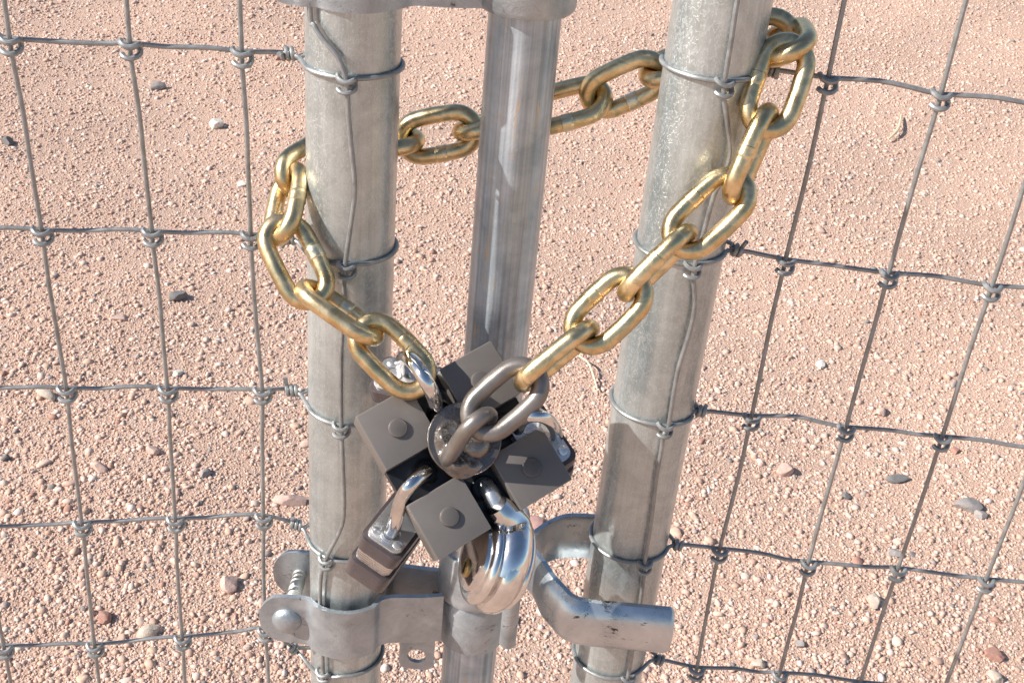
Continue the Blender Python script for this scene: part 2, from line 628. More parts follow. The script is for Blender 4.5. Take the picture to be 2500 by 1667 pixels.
GREY, DGREY, WHITE, PINK, RED, TAN = (0.33, 0.30, 0.285), (0.20, 0.19, 0.185), (0.74, 0.70, 0.63), (0.58, 0.41, 0.345), (0.40, 0.22, 0.17), (0.56, 0.47, 0.385)
STONES = [
    (496, 272, 40, WHITE, 'bright white lumpy stone between the second and third wire left of the posts', .8, 3, 1.2),
    (408, 683, 44, DGREY, 'dark grey angular stone below the second row of knots on the left fence', .7, 4, 1.4),
    (18, 325, 34, DGREY, 'dark grey stone at the left edge of the photo above the second wire row', .8, 5, 1.2),
    (362, 187, 38, GREY, 'light grey rounded stone right of the second left fence wire near the top', .7, 6, 1.4),
    (105, 912, 50, TAN, 'buff flat oval stone just left of the third row knot on the left fence', .5, 7, 1.7),
    (408, 854, 28, WHITE, 'small white pebble just above the third wire row on the left fence', .8, 8, 1.4),
    (352, 1040, 36, PINK, 'pink rounded stone in the mesh square under the third left wire row', .8, 9, 1.1),
    (470, 1088, 32, GREY, 'grey rounded pebble near the third left fence wire, lower middle', .7, 10, 1.3),
    (12, 1052, 24, DGREY, 'small black pebble at the left edge of the photo near mid height', .9, 12, 1.1),
    (672, 1138, 66, PINK, 'long pink block shaped stone just left of the left post', .5, 13, 2.4, 0.1),
    (527, 1335, 56, PINK, 'pale pink stone beside the thick bolt plate left of the left post', .8, 14, 1.4),
    (340, 1445, 62, TAN, 'large cream stone above the bottom wire row of the left fence', .6, 15, 1.7, 0.3),
    (238, 1415, 42, RED, 'reddish brown stone left of the second left wire near the bottom row', .7, 16, 1.2),
    (2228, 1148, 66, GREY, 'smooth flat grey stone, largest of the pair inside the right fence', .5, 17, 1.5, 0.1),
    (2258, 1168, 34, GREY, 'small grey stone touching the right side of the large smooth grey one', .7, 18, 1.2),
    (2068, 1082, 46, DGREY, 'dark grey bent chip with a pointed end near the right fence middle', .5, 19, 2.0, 0.2),
    (1805, 1065, 48, PINK, 'pink and grey stone under the third row of the right fence', .8, 20, 1.2),
    (2030, 925, 40, PINK, 'light pink stone left of the second upright right fence wire', .6, 21, 1.4),
    (1888, 822, 34, WHITE, 'upright white flake of stone above the third row of the right fence', .5, 22, 1.8, 1.5),
    (2008, 1375, 46, TAN, 'buff angular stone right of the knot in the fourth row of the right fence', .7, 23, 1.4),
    (1745, 1515, 36, TAN, 'round tan stone between the first two right fence wires near the bottom', .9, 24, 1.1),
    (1840, 1470, 30, GREY, 'grey angular pebble near the bottom of the second right fence wire', .7, 25, 1.4),
    (2290, 1490, 50, RED, 'reddish rough stone at the lower right edge of the photo', .7, 26, 1.3),
    (2290, 1545, 46, TAN, 'cream angular stone in the lower right corner of the photo', .7, 27, 1.3),
    (1225, 1185, 66, (0.50, 0.30, 0.26), 'flat dark pink slab of stone behind the chrome round padlock', .35, 28, 1.8, 0.0),
    (1886, 525, 26, PINK, 'small pale stone above the second row of the right fence', .7, 29, 1.4),
    (275, 735, 40, PINK, 'flat pale pink stone left of the second left fence wire, mid height', .4, 30, 1.7, 0.4),
    (555, 412, 24, WHITE, 'small white pebble beside the third left fence wire above the chain', .8, 31, 1.2),
    (640, 130, 26, RED, 'small rusty red chip beside the twisted wire end at the top left', .6, 32, 1.5),
    (2060, 1260, 34, GREY, 'grey pebble just below the fourth row wire of the right fence', .6, 33, 1.4),
    (1948, 1120, 30, DGREY, 'dark pebble left of the second right fence wire below the third row', .7, 34, 1.1),
    (228, 1080, 44, PINK, 'mauve pink stone beside the first left fence wire under the third row', .6, 35, 1.5, 2.8),
    (1240, 1060, 1, PINK, '', .6, 36, 1.5),
    (2200, 1020, 26, RED, 'small red pebble under the second right fence wire, third row', .7, 37, 1.1),
]
for s_ in STONES:
    if s_[2] > 5:
        px_, py_, w_, c_, l_, fl_, sd_, el_ = s_[:8]
        stone(px_, py_, w_, c_, l_, fl_, sd_, el_, rot=s_[8] if len(s_) > 8 else None)

# dry straw pieces
straw_m = stone_material('straw', [(0, (0.74, 0.62, 0.44)), (1, (0.70, 0.58, 0.40))], 0.2)


def straw(pts, r, label):
    P = []
    for x, y, h in pts:
        p = atz(x, y, 0)
        p.z = float(gh(p.x, p.y)) + h
        P.append(p)
    pp = smooth_path(P, 6)
    o = MB().tube(pp, [r * (0.4 + 0.6 * math.sin(math.pi * (0.1 + 0.8 * i / (len(pp) - 1)))) for i in range(len(pp))], 6).build('straw', straw_m)
    tag(o, label, 'straw', 'dry straw bits on the gravel')


straw([(1325, 812, .012), (1350, 835, .02), (1366, 865, .012), (1374, 890, .008)], 0.0022, 'curled pale straw lying right of the brown lock block')
straw([(2070, 265, .012), (2062, 300, .02), (2040, 320, .012)], 0.0045, 'short pale dry stalk on the gravel between the top right fence wires')

# ------------------------------------------------------------ posts and tube
LP = Vector((-0.0934, 0.5967, 0))
CT = Vector((-0.0090, 0.6115, 0))
RP = Vector((0.0865, 0.6003, 0))
PR, TR = 0.024, 0.0186


def pipe(name, c, r, z0, z1, mat, label, cat):
    root = empty(name, (c.x, c.y, z0), label, cat)
    n = 96
    rows = []
    zs = np.linspace(z0, z1, 60)
    for z in zs:
        rows.append([Vector((c.x + math.cos(2 * math.pi * k / n) * r, c.y + math.sin(2 * math.pi * k / n) * r, z)) for k in range(n)])
    mb = MB()
    g = mb.grid(rows, closed_v=True)
    mb.build('pipe', mat, root)
    cap = MB()
    cap.lathe([(r + 0.002, z1 - 0.022), (r + 0.0025, z1 + 0.001), (r * 0.9, z1 + 0.010), (r * 0.5, z1 + 0.016), (0, z1 + 0.018)], (c.x, c.y, 0), (0, 0, 1))
    cap.build('cap', M['cast'], root)
    return root


pipe('gate_post', LP, PR, -0.03, 1.42, M['galv'], 'thick galvanised gate post left of the thin tube, wrapped by five wires', 'post')
pipe('gate_post', RP, PR, -0.03, 1.46, M['galv'], 'thick galvanised gate post on the right, dark shadow on its lower half', 'post')
pipe('drop_rod', CT, TR, -0.03, 1.38, M['tube'], 'thin grey galvanised tube standing between the two thick posts', 'tube')

# ------------------------------------------------------------ wire mesh
WR = 0.00128
S = 0.8
SP = 0.0704 * S
ROWH = SP * 1.839


def knot_bm(p, u, outv, sc=1.0, flip=1):
    """u: along the line wire, outv: towards the camera"""
    a = random.uniform(-0.25, 0.25)
    pts = [(-4.3, -0.6, 2.4), (-4.1, 1.6, 1.9), (-2.6, 3.4, 0.9), (0, 4.2, 0.1), (2.8, 3.4, 0.6), (4.4, 1.4, 1.2 + a), (4.9, -0.8, 0.2),
           (4.5, -2.0, -2.2), (4.8, -0.6, -4.4), (4.1, 1.6, -5.4), (2.4, 3.3, -6.1), (0, 3.9, -6.4 + a), (-2.6, 3.1, -5.9), (-4.0, 1.2, -5.3 - a)]
    P = [p + u * (x * flip * 0.001 * sc) + outv * (y * 0.001 * sc) + Vector((0, 0, 1)) * (z * 0.00088 * sc) for x, y, z in pts]
    return smooth_path(P, 4)


Z = Vector((0, 0, 1))


def mesh_side(name, label, P0, yaw, slope, knots, cols, rows, cyl, side, wraps, ring_knots, stay_px, wrap_lbl):
    """knots: {(c, r): source pixel}; the wires stand in the vertical plane through P0"""
    u = Vector((math.cos(yaw), math.sin(yaw), slope)).normalized()
    n = Vector((math.sin(yaw), -math.cos(yaw), 0))
    root = empty(name, (P0.x, P0.y, 0), label, 'wire fence')
    pos = {}
    for c in cols:
        for r in rows:
            if (c, r) in knots:
                x, y = knots[(c, r)]
                pos[c, r] = atplane(x / K, y / K, P0, n)
    # off-picture knots continue the spacing
    for c in cols:
        for r in rows:
            if (c, r) not in pos:
                known = [k for k in pos if k in knots]
                best = min(known, key=lambda k: abs(k[0] - c) * 1.3 + abs(k[1] - r))
                pos[c, r] = pos[best] + Vector((u.x, u.y, 0)) / Vector((u.x, u.y, 0)).length * SP * (c - best[0]) - Z * ROWH * (r - best[1])
    # uprights
    for c in cols:
        pts = []
        for i, r in enumerate(rows):
            p = pos[c, r]
            pts.append(p + Z * 0.004)
            pts.append(p - Z * 0.008)
            if i + 1 < len(rows):
                q = pos[c, rows[i + 1]]
                w = random.uniform(-1, 1) * 0.0008
                pts.append(p * 0.65 + q * 0.35 + u * w)
                pts.append(p * 0.35 + q * 0.65 + u * w * 0.6 + n * random.uniform(-1, 1) * 0.001)
        pts = [pts[0] + Z * 0.05] + pts + [pts[-1] - Z * 0.06]
        MB().tube(smooth_path(pts, 5), WR, 10).build('upright_wire', M['wire'], root)
        for r in rows:
            kp = knot_bm(pos[c, r], u, n)
            MB().tube(kp, WR * 1.14, 8).build('knot', M['wire'], root)
    # line wires, looped round the post and twisted back on themselves
    cc = Vector((cyl.x, cyl.y, 0))
    for r in rows:
        order = cols if side < 0 else cols[::-1]
        pts = []
        for i, c in enumerate(order):
            p = pos[c, r] - n * WR * 2.0 * 0
            p = p - n * WR * 1.9
            pts.append(p)
            if i + 1 < len(order):
                q = pos[order[i + 1], r] - n * WR * 1.9
                dz = random.uniform(-1, 1) * 0.0012
                if side < 0:
                    pts.append(p * 0.68 + q * 0.32 - Z * 0.0005)
                    pts.append(p * 0.3 + q * 0.7 + Z * dz)
                else:
                    pts.append(p * 0.75 + q * 0.25 + Z * dz)
                    pts.append(p * 0.45 + q * 0.55 + Z * (random.choice((0.0003, 0.0010, 0.0020)) + dz))
        pts = [pts[0] - u * side * -0.06] + pts
        if r in wraps:
            wx, wy = wraps[r]
            wp = atplane(wx / K, wy / K, P0, n) - n * WR
            kx, ky = ring_knots[r]
            kp = atcyl(kx / K, ky / K, cyl.x, cyl.y, PR + WR)
            z0 = kp.z
            pts.append(wp)
            # ring: starts on the near side, passes in front, comes back behind
            a_front = math.atan2(kp.y - cyl.y, kp.x - cyl.x)
            ring = []
            span = 1.12
            nst = 30
            rr = PR + WR
            if side < 0:
                A = [R(212) + (R(540 - 16) - R(212)) * t / nst for t in range(nst + 1)]
            else:
                A = [R(-32) - (R(-32) - R(-344)) * t / nst for t in range(nst + 1)]
            kz = z0
            for a in A:
                t = abs(a - A[0]) / abs(A[-1] - A[0])
                zz = kz + (wp.z - kz) * (max(0, 1 - t * 5) * 0.8 + max(0, t - .75) * 4) + 0.001 * math.sin(6 * t)
                ring.append(Vector((cyl.x + rr * math.cos(a), cyl.y + rr * math.sin(a), zz)))
            path = smooth_path(pts[:-1] + [wp] + ring, 3)
            # twist tail round the line wire
            d = (pts[-2] - wp).normalized()
            e1 = d.orthogonal().normalized()
            e2 = d.cross(e1)
            tail = []
            turns = random.uniform(1.9, 2.6)
            for t in range(int(turns * 12)):
                a = 2 * math.pi * t / 12 * -side
                rd = WR * 2.15
                tail.append(wp + d * (-0.001 + 0.00265 * t / 12) + (e1 * math.cos(a) + e2 * math.sin(a)) * rd)
            tail.append(tail[-1] + (e1 * math.cos(a) + e2 * math.sin(a)) * random.uniform(0.001, 0.005) + d * 0.001)
            path2 = [ring[-1]] + smooth_path([ring[-1] * 0.5 + tail[0] * 0.5] + tail, 2)
            MB().tube(path + path2[1:], WR, 10).build('line_wire', M['wire'], root)
            uu = Vector((-math.sin(a_front), math.cos(a_front), 0))
            ov = Vector((math.cos(a_front), math.sin(a_front), 0))
            MB().tube(knot_bm(kp, uu, ov, 0.95), WR, 8).build('knot', M['wire'], root)
        else:
            e = cc + Vector((side * -0.0, 0, pts[-1].z)) if False else pts[-1] + u * (0.03 * -side)
            pts.append(e)
            MB().tube(smooth_path(pts, 4), WR, 10).build('line_wire', M['wire'], root)
    # upright lying on the face of the post
    sp = [atcyl(x, y, cyl.x, cyl.y, PR + WR * 2.4) for x, y in stay_px]
    sp = [sp[0] + Z * 0.05 + (sp[0] - sp[1]) * 0.3] + sp + [sp[-1] - Z * 0.15]
    MB().tube(smooth_path(sp, 6), WR, 10).build('upright_wire', M['wire'], root)
    return root


Lk = {(0, 0): (24, 99), (1, 0): (317, 110), (2, 0): (590, 130), (0, 1): (102, 566), (1, 1): (371, 569), (2, 1): (612, 577), (0, 2): (162, 952), (1, 2): (409, 952),
      (2, 2): (640, 956), (0, 3): (200, 1280), (1, 3): (428, 1270), (2, 3): (643, 1263), (-1, 4): (10, 1581), (0, 4): (231, 1577), (1, 4): (445, 1559), (2, 4): (648, 1540)}
Rk = {(0, 0): (2021, 194), (1, 0): (2296, 234), (0, 1): (1917, 638), (1, 1): (2169, 671), (2, 1): (2421, 702), (0, 2): (1834, 1020), (1, 2): (2064, 1047),
      (2, 2): (2299, 1070), (0, 3): (1756, 1344), (1, 3): (1973, 1376), (2, 3): (2191, 1391), (3, 3): (2406, 1418), (0, 4): (1700, 1634), (1, 4): (1902, 1647)}
PL0 = Vector((-0.3228 * S, 0.7223 * S, -0.2724 * S + CAM_Z))
PR0 = Vector((0.1798 * S, 0.7435 * S, -0.2542 * S + CAM_Z))
mesh_side('wire_mesh', 'grey knotted wire mesh on the left, tied to the left gate post', PL0, 0.157, 0.0, Lk, [-5, -4, -3, -2, -1, 0, 1, 2], [-1, 0, 1, 2, 3, 4, 5], LP, -1,
          {0: (712, 134), 1: (712, 585), 2: (722, 956), 3: (730, 1285), 4: (722, 1590)},
          {0: (845, 196), 1: (845, 650), 2: (832, 1041), 3: (797, 1365), 4: (789, 1640)},
          [(712, 25), (722, 60), (745, 95), (775, 130), (793, 175), (798, 215), (800, 260), (806, 330), (815, 430), (808, 500), (795, 590), (791, 640), (790, 720),
           (784, 800), (783, 900), (784, 985), (787, 1060), (790, 1170), (782, 1215), (750, 1280), (738, 1320), (735, 1390), (738, 1470), (742, 1545)], '')
mesh_side('wire_mesh', 'grey knotted wire mesh on the right, tied to the right gate post', PR0, -0.0137, 0.0, Rk, [0, 1, 2, 3, 4, 5, 6, 7], [-1, 0, 1, 2, 3, 4, 5], RP, 1,
          {0: (1878, 172), 1: (1792, 612), 2: (1704, 1005), 3: (1648, 1332), 4: (1603, 1612)},
          {0: (1768, 204), 1: (1690, 650), 2: (1623, 1040), 3: (1573, 1375), 4: (1532, 1655)},
          [(1694, 0), (1680, 90), (1665, 185), (1663, 225), (1672, 290), (1678, 350), (1660, 410), (1640, 450), (1615, 540), (1598, 600), (1593, 640), (1596, 700), (1585, 760), (1560, 840),
           (1548, 900), (1535, 980), (1524, 1000), (1518, 1040), (1508, 1095), (1495, 1200), (1481, 1290), (1478, 1330), (1470, 1390), (1455, 1480), (1442, 1555)], '')

# ------------------------------------------------------------ chain
CD = 0.00465     # wire radius


def link_bm(A, B, ang, W=0.0310, r=CD, n=16, extra=0.0):
    """stadium link reaching a little past contact points A and B; ang 0 = seen face on"""
    ax = (B - A)
    L = ax.length + 2 * r * 0.97 + extra     # centreline length between end crowns = contact distance + r each side
    ax.normalize()
    c = (A + B) / 2
    view = (c - CAM).normalized()
    wdir = ax.cross(view).normalized()
    wdir = Quaternion(ax, R(ang)) @ wdir
    hw = W / 2 - r
    hl = L / 2
    pts = []
    na = 14
    for sgn in (1, -1):
        for k in range(na + 1):
            a = -math.pi / 2 + math.pi * k / na
            y = math.sin(a) * hw * 0.985
            x = (hl - hw * 1.12) + math.cos(a) * hw * 1.12
            # slightly squarer shoulders
            pts.append(c + (ax * x + wdir * y) * sgn)
        # straight part samples
        for t in (0.25, 0.5, 0.75):
            x = (hl - hw * 1.12) * (1 - 2 * t)
            pts.append(c + (ax * x + wdir * hw * (1.0 if t != 0.5 else 1.015)) * sgn)
    mb = MB()
    mb.tube(pts, r, n, closed=True, upv=ax.cross(wdir))
    wp = [c + ax * x - wdir * hw for x in (-0.0034, -0.0028, -0.001, 0.001, 0.0028, 0.0034)]
    return mb, wp, ax


def chain_points():
    back = [((668, 410), .598), ((792, 338), .6315), ((940, 322), .640), ((1075, 297), .640), ((1228, 262), .640), ((1370, 225), .640),
            ((1503, 165), .6385), ((1648, 118), .634), ((1798, 78), .630)]
    return back


chain = empty('chain', at(1070, 900, .55), 'gold coloured steel chain looped behind the posts and down to the brown lock block', 'chain')


def add_link(p, q, ang, mat='gold', label=None, weld=True, silver=False, **kw):
    A = at(p[0][0], p[0][1], p[1])
    B = at(q[0][0], q[0][1], q[1])
    mb, wp, ax = link_bm(A, B, ang, **kw)
    print('link %.1f mm' % ((B - A).length * 1000))
    o = mb.build('link', M[mat], chain, label=label)
    if weld:
        MB().tube(wp, [CD * .98, CD * 1.07, CD * 1.05, CD * 1.05, CD * 1.05, CD * .98], 16).build('weld_bead', M['goldb' if silver else 'gold'], o)
    return A, B


left = [((956, 872), .528), ((845, 763), .541), ((716, 672), .553), ((645, 528), .572), ((668, 410), .598)]
for (a, b), g in zip(zip(left[:-1], left[1:]), (5, 72, 8, -62)):
    add_link(a, b, g, silver=g in (8, 72))
bk = chain_points()
for (a, b), g in zip(zip(bk[:-1], bk[1:]), (12, -70, 8, -78, -35, 25, -60, 10)):
    add_link(a, b, g, silver=g in (-35, 25))
front = [((1798, 78), .630), ((1812, 118), .592), ((1758, 277), .574), ((1690, 432), .562), ((1567, 549), .550), ((1453, 660), .540), ((1341, 767), .530), ((1216, 868), .518)]
for i, ((a, b), g) in enumerate(zip(zip(front[:-1], front[1:]), (4, -6, -78, 5, -80, 5, -80))):
    if i == 6:
        add_link(a, b, g, label='gold link with brown overspray at its lower end, last before the brown ring', weld=False)
    else:
        add_link(a, b, g)
add_link(((1216, 868), .518), ((1103, 966), .506), 3, mat='ring', label='dark brown painted link joining the gold chain to the lock block', weld=False)

# ------------------------------------------------------------ lock block
BC = at(1068, 1029, 0.515)
vw = (BC - CAM).normalized()
Rs = (RT - vw * RT.dot(vw)).normalized()
Us = Rs.cross(vw) * 1.0
Us = (UP - vw * UP.dot(vw)).normalized()
bn = (-vw + 0.13 * Rs + 0.11 * Us).normalized()
ang = R(30.5)
bx = (Rs * math.cos(ang) + Us * math.sin(ang))
bx = (bx - bn * bx.dot(bn)).normalized()
by = bn.cross(bx).normalized()
block = empty('lock_block', BC, 'dark brown four square lock block welded to the chain between the posts', 'lock block')
GX, GY, SQ = 0.0252, 0.0266, 0.0163
off = Vector((0.0, 0.0, 0))
# the body stands behind the four front squares
hole_pts = {}
MB().prism([(-.0409, -.0423), (.0409, -.0423), (.0409, .0423), (-.0409, .0423)], BC, bx, by, bn, -0.0240, -0.0135, bev=0.0012).build('body', M['black'], block)
for i, (sx, sy) in enumerate(((-1, 1), (1, 1), (1, -1), (-1, -1))):
    c = BC + bx * (sx * GX) + by * (sy * GY)
    sq = SQ
    poly = [(-sq, -sq), (sq, -sq), (sq, sq), (-sq, sq)]
    o = MB().prism(poly, c, bx, by, bn, -0.0255, 0.0, bev=0.0011).build('square_lug', M['dark'], block)
    MB().lathe([(0.0052, -0.0004), (0.0051, 0.0014), (0.0047, 0.0020), (0.0036, 0.0023), (0.0, 0.0025)], c, bn, 32).build('rivet', M['dark'], o)
wc = BC + bx * 0.0018 + by * 0.0042
MB().lathe([(0.0, 0.0003), (0.0192, 0.0003), (0.0196, 0.0008), (0.0196, 0.0026), (0.0190, 0.0032), (0.0, 0.0032)], wc, bn, 64).build('washer', M['glossy'], block)
# lumpy weld bead round the foot of the ring: a crescent mound with ripples
wb = MB()
rows = []
for iu in range(46):
    u_ = iu / 45
    a = R(75 + 215 * u_)
    row = []
    for iv in range(15):
        v_ = iv / 14
        rad = 0.0035 + 0.0125 * v_
        env = math.sin(math.pi * v_) ** 0.8 * math.sin(math.pi * u_) ** 0.5
        h = env * (0.0044 + 0.0016 * math.sin(17 * u_ + 5 * v_) + 0.0009 * math.sin(31 * u_ - 9 * v_) + 0.0006 * math.sin(8 * v_ + 4 * u_))
        rad += 0.0012 * math.sin(11 * u_)
        row.append(wc - bx * .0025 - by * .003 + (bx * math.cos(a) + by * math.sin(a)) * rad + bn * (0.0029 + h))
    rows.append(row)
wb.grid(rows)
wb.lathe([(0.0082, 0.0030), (0.0070, 0.0052), (0.0040, 0.0066), (0.0, 0.0070)], wc + bx * .0035 - by * .005, bn, 24)
wb.build('weld', M['glossy'], block, smooth=80)
A_ = at(1103, 966, .506)
F_ = wc - bx * 0.007 - by * 0.0055 - bn * 0.0005
mb, _, _ = link_bm(A_, F_, -68, W=0.0265, r=0.0043)
mb.build('welded_ring', M['ring'], block)


def shackle_pts(P, Q, h, bulge=None, n=20):
    """U from P over to Q bulging by h"""
    out = []
    for k in range(n + 1):
        a = math.pi * k / n
        out.append((P + Q) / 2 + (P - Q) / 2 * math.cos(a) + h * math.sin(a))
    return out


def eyelet(c, label=None):
    o = MB()
    o.lathe([(0.0052, 0.0), (0.0072, 0.0), (0.0072, 0.0016), (0.0062, 0.0022), (0.0052, 0.0016), (0.0052, -0.004), (0.0, -0.004)], c, bn, 32)
    o.build('eyelet', M['black'], block)


HL = BC - bx * 0.0225 + by * 0.0 + bn * -0.0133      # hole in the lower left channel
HB = BC - by * 0.0235 + bx * 0.0 + bn * -0.0133
HT = BC + by * 0.0235 + bn * -0.0133
HR = BC + bx * 0.0265 + bn * -0.0133
for h in (HL, HB, HT, HR):
    eyelet(h)


# ------------------------------------------------------------ padlocks
def laminated_padlock(o, ex, ey, ez, shackle, label, W=0.040, D=0.0215, H=0.034, collars=(-1,)):
    """o: centre of the top plate, ez: out of the top plate; ex: long side, ey: short side"""
    root = empty('padlock', o, label, 'padlock', 'padlocks on the lock block')

    def outline(w, d, ch):
        return rounded_rect(w, d, ch * 0.8, 4)
    body = MB()
    nL = 10
    z = -0.0125
    th = (H - 0.0255) / 6
    body.prism(outline(W - .002, D - .002, .005), o, ex, ey, ez, -H + .001, -0.001)
    for k in range(6):
        body.prism(outline(W, D, .005), o, ex, ey, ez, z - th + 0.00025, z - 0.00025, bev=0.0002)
        z -= th
    body.build('laminated_body', M['lamin'], root)
    MB().prism(outline(W + .0035, D + .0035, .006), o, ex, ey, ez, -0.0118, -0.0014, bev=0.0012).build('bumper', M['bumper'], root)
    MB().prism(outline(W + .0035, D + .0035, .006), o, ex, ey, ez, -H - 0.002, -H + 0.0125, bev=0.0018).build('bumper', M['bumper'], root)
    MB().prism(outline(W - .001, D - .001, .0055), o, ex, ey, ez, -0.0012, 0.0008, bev=0.0006).build('top_plate', M['chromew'], root)
    for sx, sy in ((-1, -1), (1, -1), (1, 1), (-1, 1)):
        c = o + ex * sx * (W / 2 - .0058) + ey * sy * (D / 2 - .0042)
        MB().lathe([(0.0029, 0.0007), (0.0026, 0.0014), (0.0016, 0.0019), (0.0, 0.0021)], c, ez, 20).build('rivet', M['chromew'], root)
    for sx in collars:
        c = o + ex * sx * (W * 0.27)
        MB().lathe([(0.0041, 0.0009), (0.0056, 0.0009), (0.0058, 0.0012), (0.0054, 0.0014), (0.0041, 0.0012)], c, ez, 28).build('collar', M['chromew'], root)
    if shackle:
        h, r = shackle
        P = o + ex * (W * .27) - ez * .004
        Q = o - ex * (W * .27) - ez * .004
        straight = h - W * .27
        pts = [P, P + ez * straight * .5] + shackle_pts(P + ez * straight, Q + ez * straight, ez * (W * .27)) + [Q + ez * straight * .5, Q]
        MB().tube(pts, r, 20).build('shackle', M['chrome'], root)
    return root


def frame_from(o_px, Y, zdir_px, zdepth, xdir_px=None):
    pass


def view_frame(P, zs, xs):
    """orthonormal frame; zs and xs given as (screen right, screen up, towards camera)"""
    v = (P - CAM).normalized()
    r_ = (RT - v * RT.dot(v)).normalized()
    u_ = (UP - v * UP.dot(v)).normalized()
    ez = (r_ * zs[0] + u_ * zs[1] - v * zs[2]).normalized()
    ex = (r_ * xs[0] + u_ * xs[1] - v * xs[2])
    ex = (ex - ez * ex.dot(ez)).normalized()
    ey = ez.cross(ex)
    return ex, ey, ez


# lower left padlock: shackle runs up into the lower left channel of the block
P2 = at(918, 1198, 0.515)
ex, ey, ez = view_frame(P2, (0.30, 0.56, 0.85), (0.55, 0.72, -0.55))
laminated_padlock(P2, ex, ey, ez, None, 'laminated padlock with black bumpers hanging lower left of the brown lock block', W=0.040, D=0.0225, H=0.036)
pl2 = [o for o in col.objects if o.name.startswith('padlock')][-1]
e0 = P2 - ex * (0.040 * .27)
sp = smooth_path([e0 - ez * .006, e0, e0 + ez * .009, at(921, 1150, .4965), at(945, 1112, .4965), HL + bn * .0085 - bx * .001, HL + bn * .002, HL - bn * .008], 6)
MB().tube(sp, 0.0039, 20).build('shackle', M['chrome'], pl2)
# upper left padlock: behind the block, its shackle holds the gold chain
P1 = at(945, 870, 0.556)
ex, ey, ez = view_frame(P1, (-0.12, 0.60, 0.78), (0.80, -0.50, -0.2))
laminated_padlock(P1, ex, ey, ez, None, 'padlock behind the top left of the brown block, its shackle through the gold chain', W=0.040, D=0.0225)
pl1 = [o for o in col.objects if o.name.startswith('padlock')][-1]
sp = [at(905, 905, .556), at(905, 850, .545), at(918, 822, .532), at(940, 818, .522), at(962, 838, .513), at(980, 872, .509), at(996, 912, .512), at(1000, 935, .522), at(985, 950, .545)]
sp = smooth_path([at(925, 850, .560), at(924, 828, .545), at(936, 820, .531), at(955, 838, .519), at(975, 868, .511), at(992, 900, .511), at(1000, 926, .520), at(1000, 945, .545)], 6)
MB().tube(sp, 0.0039, 20).build('shackle', M['chrome'], pl1)
# right padlock
P4 = at(1238, 1008, 0.532)
ex, ey, ez = view_frame(P4, (0.02, 0.30, 0.95), (0.52, -0.85, 0.0))
laminated_padlock(P4, ex, ey, ez, None, 'padlock at the right of the brown block with its shackle in the right channel', W=0.036, D=0.0225)
pl4 = [o for o in col.objects if o.name.startswith('padlock')][-1]
sp = smooth_path([at(1190, 985, .528), at(1198, 968, .515), at(1215, 956, .508), at(1240, 955, .508), at(1262, 966, .512), at(1275, 985, .520), at(1278, 1005, .530)], 6)
MB().tube(sp, 0.0034, 20).build('shackle', M['chrome'], pl4)

# round chrome padlock seen on its rim
D0 = at(1144, 1284, 0.498)
ex, ey, ez = view_frame(D0, (-0.90, 0.20, 0.38), (0.14, 0.96, 0.2))
disc = empty('round_padlock', D0, 'shiny chrome round padlock hanging below the brown lock block', 'padlock', 'padlocks on the lock block')
prof = [(0.0, -0.0122), (0.0200, -0.0122), (0.0240, -0.0117), (0.0262, -0.0100), (0.0264, -0.0084), (0.0246, -0.0070), (0.0256, -0.0062), (0.0284, -0.0056), (0.0300, -0.0038),
        (0.0307, -0.0012), (0.0307, 0.0012), (0.0298, 0.0038), (0.0280, 0.0056), (0.0256, 0.0062), (0.0244, 0.0068), (0.0256, 0.0076), (0.0274, 0.0087), (0.0276, 0.0102), (0.0266, 0.0118),
        (0.0240, 0.0130), (0.0214, 0.0128), (0.0208, 0.0134), (0.0206, 0.0152), (0.0180, 0.0162), (0.0130, 0.0166), (0.0, 0.0168)]
mb = MB()
mb.lathe([(r_ * .955, h_ * .97) for r_, h_ in prof], D0, ez, 128)
mb.build('shell', M['chrome'], disc, smooth=60)
MB().lathe([(0.0, 0.0174), (0.0044, 0.0174), (0.0050, 0.0170), (0.0050, 0.0160)], D0 - ex * 0.008 + ey * 0.0, ez, 32).build('lock_cylinder', M['brass'], disc)
MB().prism([(-.0006, -.003), (.0006, -.003), (.0006, .003), (-.0006, .003)], D0 - ex * 0.008, ey, ex, ez, 0.0168, 0.0178).build('keyway', M['black'], disc)
sp = smooth_path([D0 + ex * 0.006 + ey * -.004, at(1150, 1190, .503), at(1135, 1150, .506), at(1118, 1118, .513), at(1098, 1100, .528)], 6)
MB().tube(sp, 0.0047, 24).build('shackle', M['chromew'], disc)
mb = MB()
# the rim swells into a horn round the shackle
rim = lambda t, rho: D0 + (ex * math.cos(R(t)) - ey * math.sin(R(t))) * rho
q0 = at(1141, 1160, .5005)
hp = smooth_path([rim(100, .0192), rim(75, .0205), rim(50, .0216), rim(28, .0236), q0 + (rim(28, .0236) - q0) * .38, q0], 8)
nh = len(hp)
mb.tube(hp, [0.0096 * (1 - (i_ / (nh - 1)) ** 2.2) + 0.0064 * (i_ / (nh - 1)) ** 2.2 for i_ in range(nh)], 32)
mb.build('shell_mouth', M['chrome'], disc)


# ------------------------------------------------------------ latch hardware
def zat(px, py, Y):
    return at(px, py, Y).z


